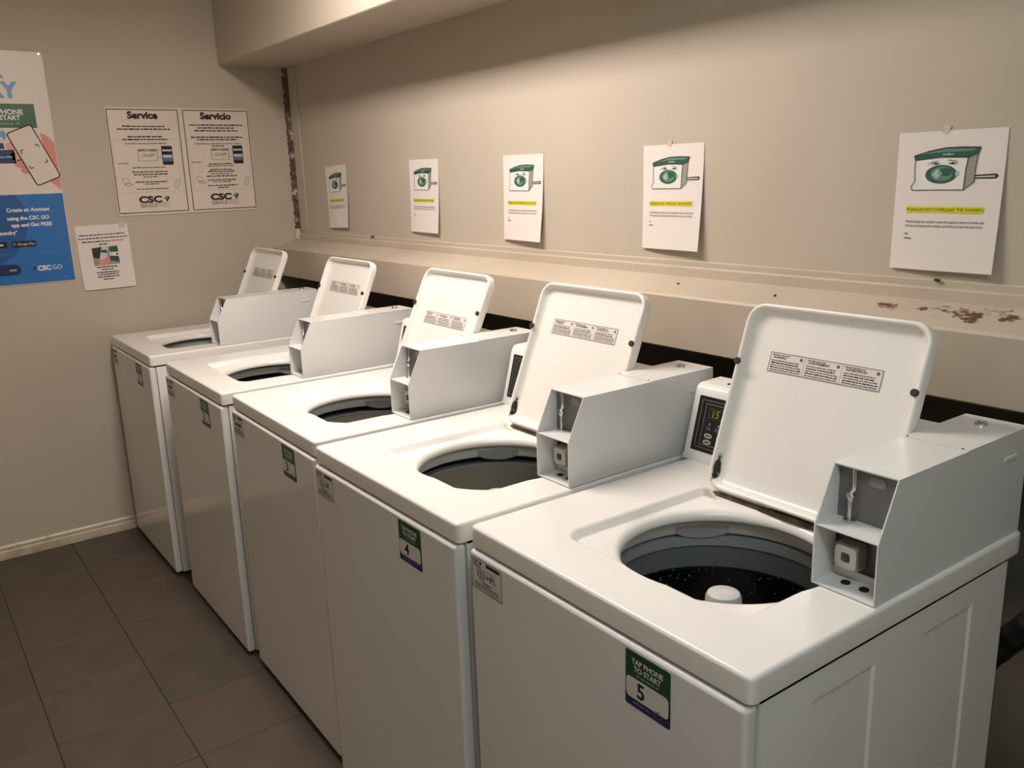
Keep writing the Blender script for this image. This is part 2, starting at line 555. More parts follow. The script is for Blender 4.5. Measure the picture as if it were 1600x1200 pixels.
# ------------------------------------------------------------------ ceiling lamps
def ceiling_lamp(loc, k, colour, label):
    r = empty('ceiling_light', (loc[0], loc[1], ROOM_Z))
    tag(r, label, 'light')
    z = loc[2] - ROOM_Z
    obj('housing', box_mesh('housing', -0.62, 0.62, -0.13, 0.13, z + 0.025, 0.0, mat('lamp_white', (230, 228, 222), 0.4), 0.006, 2), r)
    m = mat('lamp_diffuser_%d' % int(k * 100), (240, 235, 225), 0.5)
    b = m.node_tree.nodes['Principled BSDF']
    b.inputs['Emission Color'].default_value = colour + (1,)
    b.inputs['Emission Strength'].default_value = LAMP_POWER * k
    bm = bmesh.new()
    prof = [(-0.125, z + 0.025)] + [(0.125 * -math.cos(math.pi * i / 10), z + 0.022 - 0.045 * math.sin(math.pi * i / 10)) for i in range(11)] + [(0.125, z + 0.025)]
    add_prism(bm, prof, 'x', -0.60, 0.60)
    obj('diffuser', bm_mesh('diffuser', bm, m, 40), r)
    for s in (-1, 1):
        obj('end_cap', box_mesh('end_cap', s * 0.61 - 0.012, s * 0.61 + 0.012, -0.132, 0.132, z - 0.03, z + 0.03, mat('lamp_white'), 0.004, 1), r)
ceiling_lamp(*LAMPS[0], LAMP_COLOURS[0], 'long lit fluorescent ceiling light over the middle washers')
ceiling_lamp(*LAMPS[1], LAMP_COLOURS[1], 'dimmer cool white ceiling light near the right end of the room')

# ------------------------------------------------------------------ washers
W, D, H, LIP = 0.65, 0.724, 0.9349, 0.041
HX, HY, HR = 0.352, 0.298, 0.179
CACHE = {}
def cached(key, fn):
    if key not in CACHE:
        CACHE[key] = fn()
    return CACHE[key]

def top_panel_mesh():
    N = 480
    rings = []
    def circ(r, z): return lambda a: (r, z)
    def rrect(x0, x1, y0, y1, r, z, minr=0.0):
        def f(a): return (max(rr_ray(HX, HY, a, x0, x1, y0, y1, r), minr), z)
        return f
    spec = [circ(HR + 0.014, H - 0.0395), circ(HR + 0.006, H - 0.0400), circ(HR + 0.002, H - 0.0385), circ(HR, H - 0.0345), circ(HR + 0.0008, H - 0.029), circ(HR + 0.0035, H - 0.0235), circ(HR + 0.008, H - 0.0192), circ(HR + 0.015, H - 0.0166),
            rrect(0.158, 0.530, 0.118, 0.478, 0.028, H - 0.0155, HR + 0.018),
            rrect(0.154, 0.534, 0.114, 0.482, 0.030, H - 0.0140, HR + 0.0185),
            rrect(0.147, 0.541, 0.108, 0.488, 0.034, H - 0.0035, HR + 0.0195),
            rrect(0.143, 0.545, 0.104, 0.492, 0.036, H - 0.0005, HR + 0.021),
            rrect(0.139, 0.549, 0.100, 0.496, 0.038, H, HR + 0.024),
            rrect(0.007, W - 0.007, 0.007, D - 0.006, 0.006, H),
            rrect(0.0035, W - 0.0035, 0.0035, D - 0.003, 0.0085, H - 0.0008),
            rrect(0.001, W - 0.001, 0.001, D - 0.001, 0.010, H - 0.0032),
            rrect(0.0, W, 0.0, D, 0.011, H - 0.0068),
            rrect(0.0, W, 0.0, D, 0.011, H - LIP + 0.002),
            rrect(0.002, W - 0.002, 0.002, D - 0.002, 0.010, H - LIP),
            rrect(0.015, W - 0.015, 0.015, D - 0.015, 0.006, H - LIP)]
    V, F = [], []
    for f in spec:
        for k in range(N):
            a = 2 * math.pi * k / N
            r, z = f(a)
            V.append((HX + r * math.cos(a), HY + r * math.sin(a), z))
    for i in range(len(spec) - 1):
        for k in range(N):
            k2 = (k + 1) % N
            F.append((i * N + k, (i + 1) * N + k, (i + 1) * N + k2, i * N + k2))
    return mesh('top_panel', V, F, M_TOP, 50)

def lid_mesh():
    x0, x1, z0, z1 = 0.146, 0.532, 0.0, 0.385
    prof = [(0.045, 0.0), (0.026, -0.0006), (0.018, -0.003), (0.0125, -0.008), (0.0095, -0.015), (0.0075, -0.0175), (0.004, -0.0185), (0.0012, -0.017), (0.0, -0.0135), (0.0, 0.002), (0.0015, 0.006), (0.006, 0.008)]
    V, F = [], []
    loops = []
    for off, d in prof:
        lp = rr_loop(x0 + off, x1 - off, z0 + off, z1 - off, max(0.040 - off, 0.006), 8)
        loops.append(len(V))
        V += [(x, d, z) for x, z in lp]
    n = len(lp)
    for A, B in zip(loops, loops[1:]):
        for k in range(n):
            F.append((A + k, B + k, B + (k + 1) % n, A + (k + 1) % n))
    F.append(tuple(range(n)))
    F.append(tuple(loops[-1] + k for k in range(n))[::-1])
    return mesh('lid', V, F, M_LIDM, 55)

def console_mesh():
    prof = [(0.580, H), (0.580, H + 0.008), (0.584, H + 0.013), (0.6195, H + 0.146), (0.624, H + 0.156), (0.631, H + 0.162), (0.640, H + 0.164), (0.700, H + 0.166), (0.704, H + 0.162), (0.704, H)]
    bm = bmesh.new()
    add_prism(bm, prof, 'x', -0.010, 0.534)
    return bm_mesh('console', bm, M_ENAMEL, 40)

def coin_body_mesh():
    x0, x1, t = 0.537, 0.643, 0.0022
    zb, zt, zm = H + 0.0015, H + 0.187, H + 0.098
    y0, ys, y1 = 0.280, 0.323, 0.718
    side = [(y0, zb), (y0, zm), (ys, zt), (y1, zt), (y1, zb)]
    bm = bmesh.new()
    add_prism(bm, side, 'x', x0, x0 + t)
    add_prism(bm, side, 'x', x1 - t, x1)
    add_box(bm, x0 + t, x1 - t, ys, y1, zt - t, zt)
    add_box(bm, x0 + t, x1 - t, y0, y1, zb, zb + t)
    add_box(bm, x0 + t, x1 - t, y1 - t, y1, zb + t, zt - t)
    return bm_mesh('coin_box_body', bm, M_BOX)

def coin_side_emboss():
    bm = bmesh.new()
    add_box(bm, 0.642, 0.6452, 0.640, 0.682, H + 0.140, H + 0.149, 0.0015, 2)
    return bm_mesh('embossed_tab', bm, M_BOX, 50)

def cabinet_mesh():
    bm = bmesh.new()
    z0, z1 = 0.02, H - 0.046
    add_box(bm, 0.003, 0.007, 0.022, 0.684, z0, z1, 0.0015, 2)
    ys, zs = (0.022, 0.133, 0.288, 0.420, 0.572, 0.684), (z0, 0.12, H - 0.090, z1)
    for a in range(5):
        for b in range(3):
            if b == 1 and a in (1, 3):
                continue
            bm.faces.new([bm.verts.new((W - 0.003, y, z)) for y, z in ((ys[a], zs[b]), (ys[a + 1], zs[b]), (ys[a + 1], zs[b + 1]), (ys[a], zs[b + 1]))])
    bmesh.ops.remove_doubles(bm, verts=bm.verts, dist=1e-5)
    add_box(bm, W - 0.008, W - 0.0035, 0.022, 0.0225, z0, z1)
    add_box(bm, 0.007, W - 0.007, 0.680, 0.684, z0, z1)
    add_box(bm, 0.007, W - 0.007, 0.022, 0.026, z0, z1)
    add_box(bm, 0.007, W - 0.007, 0.026, 0.680, z0, z0 + 0.004)
    return bm_mesh('cabinet', bm, M_ENAMEL, 40)

def sunk_panel_mesh(w):
    bm = bmesh.new()
    h = H - 0.090 - 0.12
    a = [bm.verts.new((0.0, y, z)) for y, z in ((0, 0), (w, 0), (w, h), (0, h))]
    b = [bm.verts.new((-0.0035, y, z)) for y, z in ((0.005, 0.005), (w - 0.005, 0.005), (w - 0.005, h - 0.005), (0.005, h - 0.005))]
    for k in range(4):
        bm.faces.new((a[k], a[(k + 1) % 4], b[(k + 1) % 4], b[k]))
    bm.faces.new(b)
    me = bm_mesh('side_panel', bm, M_ENAMEL)
    return me

def front_mesh():
    bm = bmesh.new()
    add_box(bm, 0.002, W - 0.004, -0.005, 0.021, 0.02, H - LIP - 0.005, 0.0075, 4)
    return bm_mesh('front_panel', bm, M_PANEL, 50)

def tub_ring_mesh():
    pr = [(0.222, -0.050), (0.214, -0.0475), (0.209, -0.048), (0.2055, -0.052), (0.2035, -0.058), (0.2035, -0.068), (0.206, -0.073), (0.212, -0.0755), (0.222, -0.076)]
    return lathe_mesh('tub_ring', [(r, H + z) for r, z in pr], M_TUBRING, 96)

def basket_mesh(kind):
    if kind == 'black':
        pr = [(0.232, -0.078), (0.212, -0.079), (0.2055, -0.080), (0.205, -0.100), (0.2085, -0.102), (0.2105, -0.104), (0.2125, -0.148), (0.2085, -0.150), (0.2105, -0.156), (0.2105, -0.44), (0.19, -0.47), (0.05, -0.475), (0.0, -0.475)]
        fm = [1, 1, 1, 0, 0, 1, 2, 2, 2, 2, 2, 2]
        ms = [M_BALANCE, M_BALANCE2, M_SPECK]
        fm = [0, 0, 0, 1, 1, 1, 2, 2, 2, 2, 2, 2]
    else:
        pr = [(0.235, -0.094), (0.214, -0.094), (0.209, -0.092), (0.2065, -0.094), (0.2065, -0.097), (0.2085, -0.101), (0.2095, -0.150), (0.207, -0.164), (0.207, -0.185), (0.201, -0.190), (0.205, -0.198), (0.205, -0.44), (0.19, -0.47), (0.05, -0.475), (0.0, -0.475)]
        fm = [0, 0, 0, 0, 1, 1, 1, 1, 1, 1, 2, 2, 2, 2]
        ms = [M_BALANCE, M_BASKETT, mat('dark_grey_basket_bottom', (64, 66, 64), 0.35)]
    return lathe_mesh('wash_basket', [(r, H + z) for r, z in pr], ms, 96, 40, fm)

def agitator_mesh():
    pr = [(0.0, -0.092), (0.020, -0.093), (0.028, -0.097), (0.0315, -0.104), (0.0325, -0.125), (0.037, -0.14), (0.045, -0.25), (0.075, -0.36), (0.13, -0.44), (0.14, -0.462)]
    return lathe_mesh('agitator', [(r, H + z) for r, z in pr], M_TUBRING, 48)

def dispenser_mesh():
    """moulded chute set in the tub ring, back left"""
    bm = bmesh.new()
    a0, a1 = math.radians(128), math.radians(158)
    pts = []
    for k in range(9):
        a = a0 + (a1 - a0) * k / 8
        dip = 0.014 * math.sin(math.pi * k / 8) ** 0.7
        pts.append((a, dip))
    top = [bm.verts.new((0.2030 * math.cos(a), 0.2030 * math.sin(a), H - 0.056)) for a, d in pts]
    bot = [bm.verts.new((0.2005 * math.cos(a), 0.2005 * math.sin(a), H - 0.068 - d)) for a, d in pts]
    bk = [bm.verts.new((0.212 * math.cos(a), 0.212 * math.sin(a), H - 0.068 - d)) for a, d in pts]
    for k in range(8):
        bm.faces.new((top[k], top[k + 1], bot[k + 1], bot[k]))
        bm.faces.new((bot[k], bot[k + 1], bk[k + 1], bk[k]))
    return bm_mesh('chute', bm, M_BALANCE, 50)

def outer_tub_mesh():
    pr = [(0.240, -0.030), (0.245, -0.05), (0.245, -0.50), (0.0, -0.50)]
    return lathe_mesh('outer_tub', [(r, H + z) for r, z in pr], M_TUBOUT, 48)

def disc_mesh(name, r, h, m, bev=0.001, seg=20):
    return lathe_mesh(name, [(0.0, h), (r - bev, h), (r, h - bev), (r, 0.0)], m, seg, 40)

def slot_screw(name, r, h, m):
    bm = bmesh.new()
    add_tube(bm, [(0, 0, 0), (0, 0, h * 0.6), (0, 0, h)], [r, r, r * 0.75], 18)
    add_box(bm, -r * 0.6, r * 0.6, -r * 0.1, r * 0.1, h, h + 0.0006)
    return bm_mesh(name, bm, m, 40)

def plane_print(o, du, dv, w, h):
    o, du, dv = Vector(o), Vector(du), Vector(dv)
    n = du.cross(dv).normalized()
    return lambda u, v, k: o + du * (u * w) + dv * (v * h) + n * k

def sheet_box(name, fn, m, thick=0.0008, r=0.0, w=1, h=1, seg=4):
    lp = rr_loop(0, w, 0, h, r, seg) if r > 0 else [(0, 0), (w, 0), (w, h), (0, h)]
    n = len(lp)
    V = [fn(x / w, y / h, 0.0) for x, y in lp] + [fn(x / w, y / h, -thick) for x, y in lp]
    F = [tuple(range(n)), tuple(range(2 * n - 1, n - 1, -1))] + [(k, n + k, n + (k + 1) % n, (k + 1) % n) for k in range(n)]
    return mesh(name, V, F, m)

def emblem(p, u, v, s, aspect, teal=True):
    """small folded-bird emblem next to the company letters"""
    k = lambda pts: [(u + a * s, v + b * s * aspect) for a, b in pts]
    p.poly(k([(0.0, 0.55), (0.35, 1.0), (0.55, 0.62), (0.30, 0.38)]), M_CYAN)
    p.poly(k([(0.38, 1.0), (0.70, 1.0), (0.58, 0.66)]), M_CARTG2 if teal else M_INK)
    p.poly(k([(0.60, 0.66), (0.74, 1.0), (1.0, 0.72), (0.80, 0.40)]), M_INK)
    p.poly(k([(0.32, 0.36), (0.58, 0.62), (0.78, 0.38), (0.52, 0.0)]), M_INK if teal else M_PNAVY)

def warning_label(lid, dz=0.0):
    w, h = 0.240, 0.040
    fn = plane_print((0.212, -0.0008, 0.254), (1, 0, 0), (0, 0, 1), w, h)
    def mk():
        return sheet_box('warning_label', fn, M_PAPER, 0.0003)
    s = obj('warning_label', cached('warn', mk), lid, (0, 0, dz))
    s['label'] = 'white warning label in three languages'
    if 'warnp' not in CACHE:
        p = Print(fn, w, h)
        p.frame(0.004, 0.03, 0.996, 0.97, 0.0009, M_INK)
        for i, t in enumerate(('WARNING', 'AVERTISSEMENT', 'ADVERTENCIA')):
            u0 = 0.012 + i * 0.332
            p.line((u0 + 0.32, 0.06), (u0 + 0.32, 0.94), 0.0005, M_INKGREY)
            p.text(t, u0 + 0.02, 0.70, M_INK, height=0.11, bold=0.02)
            p.greek(u0 + 0.01, 0.84, u0 + 0.18, 0.06, M_INKGREY, i)
            for j in range(5):
                p.greek(u0 + 0.01, 0.56 - j * 0.115, u0 + (0.30 if j > 1 else 0.27), 0.062, M_INK if j % 2 else M_INKGREY, i * 9 + j)
            p.ellipse(u0 + 0.285, 0.80, 0.014, 0.085, M_INKGREY, 14)
        p.build('lettering', s)
        CACHE['warnp'] = s.children[0].data
    else:
        obj('lettering', CACHE['warnp'], s)

def control_panel(con):
    d = Vector((0, 0.6195 - 0.584, 0.133)).normalized()
    w, h = 0.47, 0.122
    o = Vector((0.006, 0.584, H + 0.013)) + d * 0.010
    n = Vector((1, 0, 0)).cross(d)
    fn0 = plane_print(o + n * 0.0012, (1, 0, 0), d, w, h)
    s = obj('control_panel', cached('cp', lambda: sheet_box('control_panel', fn0, M_BLACKP, 0.0016, 0.003, w, h)), con)
    s['label'] = 'black control panel with buttons and green lit display'
    return s, fn0, w, h

def control_print(con, digits):
    s, fn, w, h = control_panel(con)
    key = 'cpp%s' % digits
    if key not in CACHE:
        p = Print(fn, w, h)
        g = M_INKLIGHT
        p.frame(0.022, 0.07, 0.978, 0.93, 0.0007, g)
        p.frame(0.048, 0.13, 0.952, 0.87, 0.0007, g)
        p.path([(0.072, 0.63), (0.25, 0.63), (0.25, 0.80), (0.072, 0.80)], 0.0006, M_INKGREY, True)
        if digits:
            p.text('15', 0.092, 0.648, M_LEDSEG, height=0.135, bold=0.01, slant=0.12)
        for k in range(3):
            u = 0.075 + 0.052 * k
            p.ellipse(u + 0.012, 0.52, 0.0045, 0.017, g, 12)
            p.greek(u - 0.004, 0.415, u + 0.03, 0.028, M_INKGREY, k)
            p.greek(u - 0.002, 0.455, u + 0.022, 0.020, M_INKGREY, k + 5)
        for r in range(2):
            for c in range(3):
                u, v = 0.090 + c * 0.075, 0.305 - 0.115 * r
                p.ellipse(u, v, 0.024, 0.046, g, 20)
        p.up()
        for r in range(2):
            for c in range(3):
                u, v = 0.090 + c * 0.075, 0.305 - 0.115 * r
                p.greek(u - 0.014, v - 0.012, u + 0.014, 0.026, M_INK, c + r * 4)
        p.build('lettering', s)
        CACHE[key] = s.children[0].data
    else:
        obj('lettering', CACHE[key], s)

def number_sticker(root, num):
    w, h = 0.091, 0.090
    fn = plane_print((0.425, -0.0056, H - 0.1455), (1, 0, 0), (0, 0, 1), w, h)
    s = obj('number_sticker', cached('stk', lambda: sheet_box('number_sticker', fn, M_GREEN, 0.0004, 0.003, w, h)), root)
    s['label'] = 'green and navy sticker with the number %s' % num
    p = Print(fn, w, h)
    p.rect(0.0, 0.0, 1.0, 0.28, M_NAVY, 0.003)
    p.up()
    p.rect(0.025, 0.155, 0.97, 0.535, M_STICK, 0.007)
    p.text('TAP PHONE', 0.15, 0.795, M_WHITE, width=0.70, height=0.095, bold=0.02)
    p.text('TO START', 0.20, 0.665, M_WHITE, width=0.60, height=0.095, bold=0.02)
    p.greek(0.26, 0.585, 0.66, 0.035, M_GREENPALE, 3)
    p.rect(0.69, 0.58, 0.75, 0.625, M_GREENPALE)
    p.greek(0.18, 0.07, 0.60, 0.032, M_BLUEPALE, 4)
    p.up()
    p.text(num, 0.36, 0.215, M_INK, height=0.27, align='C', bold=0.025)
    p.greek(0.70, 0.175, 0.80, 0.02, M_INK, 8)
    # thumb-and-phone outline at the lower right
    p.path([(0.66, 0.04), (0.66, 0.14), (0.70, 0.14), (0.70, 0.03)], 0.0008, M_BLUEPALE)
    p.path([(0.74, 0.05), (0.83, 0.12), (0.83, 0.03)], 0.0008, M_BLUEPALE)
    p.build('lettering', s)

def model_label(root, txt, i):
    w, h = 0.097, 0.064
    fn = plane_print((0.009, -0.0056, H - 0.118), (1, 0, 0), (0, 0, 1), w, h)
    s = obj('model_label', cached('mdl', lambda: sheet_box('model_label', fn, M_STICK, 0.0004, 0.002, w, h)), root)
    s['label'] = 'grey white service label with black border'
    p = Print(fn, w, h)
    p.frame(0.015, 0.02, 0.985, 0.98, 0.0014, M_INK)
    p.text('CSC', 0.05, 0.80, M_INK, width=0.20, height=0.12, bold=0.03)
    p.poly([(0.27, 0.86), (0.32, 0.94), (0.35, 0.84), (0.31, 0.79)], M_INK)
    p.greek(0.05, 0.72, 0.33, 0.045, M_INKGREY, 2)
    p.rect(0.50, 0.83, 0.94, 0.93, M_INK)
    p.line((0.18, 0.69), (0.82, 0.69), 0.0006, M_INK)
    if not txt:
        p.greek(0.20, 0.45, 0.80, 0.16, M_INK, 9 + i)
    else:
        p.text(txt, 0.5, 0.43, M_INK, width=0.64, height=0.20, align='C', bold=0.01)
    p.greek(0.24, 0.36, 0.44, 0.04, M_INKGREY, 3)
    p.greek(0.34, 0.28, 0.66, 0.045, M_INK, 4)
    p.line((0.18, 0.30), (0.84, 0.30), 0.0004, M_INKGREY)
    for k in range(3):
        p.greek(0.10, 0.20 - 0.06 * k, 0.90, 0.038, M_INKGREY, 5 + k)
    p.build('lettering', s)

WASH = [  # x, y, yaw, dz, lid tilt, basket, model text
    (0.0482, -0.0126, -0.0016, -0.0023, 24.3, 'grey', ''),
    (0.8394, 0.0072, -0.0059, -0.0064, 23.3, 'grey', ''),
    (1.5500, 0.0165, -0.0173, -0.0006, 25.2, 'grey', ''),
    (2.2371, -0.0104, -0.0021, 0.0016, 22.0, 'grey', '327-HPL'),
    (2.9121, 0.0, -0.0101, 0.0077, 19.4, 'black', '323-HPL')]
WLABEL = ['white top-loading washer with sticker 1, farthest, against the end wall',
          'white top-loading washer with sticker 2, second from the end wall',
          'white top-loading washer with sticker 3, middle of the row',
          'white top-loading washer with sticker 4, between washers 3 and 5',
          'white top-loading washer with sticker 5, nearest, black speckled basket inside']

def washer(i):
    x, y, yaw, dz, tilt, bk, txt = WASH[i]
    r = empty('washing_machine', (x, y, dz), yaw)
    tag(r, WLABEL[i], 'washer', 'coin-operated washers in a row')
    cab = obj('cabinet', cached('cab', cabinet_mesh), r)
    for yy, pw in ((0.133, 0.155), (0.420, 0.152)):
        obj('side_panel', cached('sp%g' % pw, lambda: sunk_panel_mesh(pw)), cab, (W - 0.003, yy, 0.12))
    for fx in (0.05, W - 0.05):
        for fy in (0.07, 0.63):
            obj('foot', cached('foot', lambda: disc_mesh('foot', 0.02, 0.035, M_RUBBER)), r, (fx, fy, -dz))
    obj('front_panel', cached('front', front_mesh), r)
    obj('top_panel', cached('top', top_panel_mesh), r)
    obj('outer_tub', cached('otub', outer_tub_mesh), r, (HX, HY, 0))
    tr = obj('tub_ring', cached('ring', tub_ring_mesh), r, (HX, HY, 0))
    obj('chute', cached('chute', dispenser_mesh), tr)
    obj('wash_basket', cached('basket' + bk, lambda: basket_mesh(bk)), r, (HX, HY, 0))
    obj('agitator', cached('agit', agitator_mesh), r, (HX, HY, 0))
    # lid
    lid = obj('lid', cached('lid', lid_mesh), r, (0, 0.492, H - 0.004), (-math.radians(tilt), 0, 0))
    lid['label'] = 'raised white lid'
    obj('bumper', cached('bump', lambda: disc_mesh('bumper', 0.0068, 0.006, M_RUBBER)), lid, (0.5245, -0.0175, 0.264), (math.pi / 2, 0, 0))
    obj('bumper', CACHE['bump'], lid, (0.1515, -0.0175, 0.262), (math.pi / 2, 0, 0))
    warning_label(lid, -0.048 if i == 2 else 0.0)
    obj('hinge', cached('hinge', lambda: box_mesh('hinge', 0.147, 0.531, 0.480, 0.492, H - 0.0155, H - 0.006, M_HINGE, 0.002, 1)), r)
    # console
    con = obj('console', cached('con', console_mesh), r)
    control_print(con, i >= 3)
    obj('screw', cached('cscrew', lambda: slot_screw('screw', 0.005, 0.002, M_DARKMETAL)), con, (0.050, 0.660, H + 0.1645))
    # coin box
    cb = obj('coin_box', cached('coin', coin_body_mesh), r)
    cb['label'] = 'pale grey metal coin box with open front'
    obj('shelf', cached('shelf', lambda: box_mesh('shelf', 0.5392, 0.6408, 0.281, 0.338, H + 0.0965, H + 0.0985, M_BOX)), cb)
    obj('coin_plate', cached('cplate', lambda: box_mesh('coin_plate', 0.5392, 0.6408, 0.336, 0.3385, H + 0.0985, H + 0.1848, M_BOXIN)), cb)
    obj('slide_plate', cached('splate', lambda: box_mesh('slide_plate', 0.5392, 0.6408, 0.336, 0.3385, H + 0.014, H + 0.0965, M_DARKMETAL)), cb)
    obj('kick_plate', cached('kplate', lambda: box_mesh('kick_plate', 0.5392, 0.6408, 0.334, 0.3385, H + 0.0037, H + 0.016, M_BOX)), cb)
    def rod():
        bm = bmesh.new()
        add_tube(bm, [(0, 0, 0), (0, 0, 0.035)], 0.0034, 12)
        add_tube(bm, [(0, 0, 0.033), (0.001, 0, 0.039), (-0.001, 0, 0.046)], [0.005, 0.0072, 0.005], 12)
        add_tube(bm, [(0.0, 0, 0.044), (0.005, 0, 0.052), (0.006, 0, 0.062), (0.005, 0, 0.085)], 0.0034, 12)
        return bm_mesh('lock_rod', bm, M_STEEL, 40)
    obj('lock_rod', cached('rod', rod), cb, (0.566, 0.326, H + 0.1))
    obj('rod_washer', cached('rodw', lambda: disc_mesh('rod_washer', 0.0095, 0.004, M_STEEL)), cb, (0.566, 0.326, H + 0.0985))
    def badge():
        bm = bmesh.new()
        lp = rr_loop(0.590, 0.616, H + 0.160, H + 0.175, 0.006, 5)
        add_prism(bm, lp, 'y', 0.3345, 0.336)
        return bm_mesh('coin_badge', bm, mat('badge_grey', (140, 138, 134), 0.4))
    obj('coin_badge', cached('badge', badge), cb)
    def slide():
        bm = bmesh.new()
        def ring(x0, x1, z0, z1, r, y): return [bm.verts.new((a, y, b)) for a, b in rr_loop(x0, x1, z0, z1, r, 4)]
        c, zc = 0.571, H + 0.044
        loops = [ring(c - .022, c + .022, zc - .022, zc + .022, .007, 0.336), ring(c - .021, c + .021, zc - .021, zc + .021, .008, 0.318), ring(c - .018, c + .018, zc - .018, zc + .018, .008, 0.314),
                 ring(c - .0075, c + .0075, zc - .0075, zc + .0075, .003, 0.314), ring(c - .0075, c + .0075, zc - .0075, zc + .0075, .003, 0.330)]
        n = len(loops[0])
        for A, B in zip(loops, loops[1:]):
            for k in range(n):
                bm.faces.new((A[k], A[(k + 1) % n], B[(k + 1) % n], B[k]))
        bm.faces.new(loops[-1])
        return bm_mesh('slide_lock', bm, M_CAST, 40)
    obj('slide_lock', cached('slide', slide), cb)
    for sx in (0.575, 0.606):
        obj('screw', cached('fscrew', lambda: slot_screw('screw', 0.0075, 0.003, M_DARKMETAL)), cb, (sx, 0.313, H + 0.0037), (0, 0, 0.7))
    obj('service_door', cached('sdoor', lambda: box_mesh('service_door', 0.5365, 0.6435, 0.516, 0.7175, H + 0.1872, H + 0.1884, M_BOX)), cb)
    lk = obj('key_lock', cached('klock', lambda: lathe_mesh('key_lock', [(0.0, 0.003), (0.0045, 0.003), (0.0055, 0.0045), (0.008, 0.005), (0.0105, 0.0035), (0.0115, 0.0)], M_STEEL, 24)), cb, (0.585, 0.672, H + 0.1884))
    obj('keyway', cached('kway', lambda: box_mesh('keyway', -0.0035, 0.0035, -0.001, 0.001, 0.003, 0.0036, M_INK)), lk, (0, 0, 0), (0, 0, 0.6))
    for sx, sy in ((0.541, 0.520), (0.632, 0.520)):
        obj('rivet', cached('rivet', lambda: disc_mesh('rivet', 0.002, 0.001, M_RUBBER, 0.0004, 10)), cb, (sx, sy, H + 0.1884))
    obj('embossed_tab', cached('tab', coin_side_emboss), cb)
    number_sticker(r, str(i + 1))
    model_label(r, txt, i)
    return r

for i in range(5):
    washer(i)

# drain hose behind the nearest washer
bm = bmesh.new()
hp = []
for k in range(41):
    t = k / 40
    hp.append((3.36 + 0.42 * t, 0.86 + 0.16 * t, 0.42 + 0.52 * t + 0.05 * math.sin(t * 3.1)))
add_tube(bm, hp, [0.026 + 0.0018 * (k % 2) for k in range(41)], 14)
tag(obj('drain_hose', bm_mesh('drain_hose', bm, mat('black_hose_rubber', (16, 15, 14), 0.55))), 'black rubber drain hose rising in the dark gap behind the nearest washer', 'hose')

# ------------------------------------------------------------------ notices on the long wall
def curl_sheet(name, o, du, dv, n, w, h, m, lift, skew, nu=10, nv=14, rip=0.0):
    o, du, dv, n = Vector(o), Vector(du), Vector(dv), Vector(n)
    def fn(u, v, k):
        d = 0.0012 + lift * (1 - v) ** 2 + skew * (u if skew > 0 else u - 1) * (1 - v) ** 1.5 + rip * math.sin(u * 5.0) * (1 - v) * 0.5
        return o + du * (u * w) + dv * (v * h) + n * (max(d, 0.0006) + k)
    V, F = [], []
    for j in range(nv + 1):
        for i in range(nu + 1):
            V.append(fn(i / nu, j / nv, 0))
    nf = len(V)
    for j in range(nv + 1):
        for i in range(nu + 1):
            V.append(fn(i / nu, j / nv, -0.00025))
    s = nu + 1
    for j in range(nv):
        for i in range(nu):
            a = j * s + i
            F.append((a, a + 1, a + s + 1, a + s))
            F.append((nf + a, nf + a + s, nf + a + s + 1, nf + a + 1))
    rim = [i for i in range(s)] + [j * s + nu for j in range(1, nv + 1)] + [nv * s + i for i in range(nu - 1, -1, -1)] + [j * s for j in range(nv - 1, 0, -1)]
    for a, b in zip(rim, rim[1:] + rim[:1]):
        F.append((b, a, nf + a, nf + b))
    return mesh(name, V, F, m, 60), fn

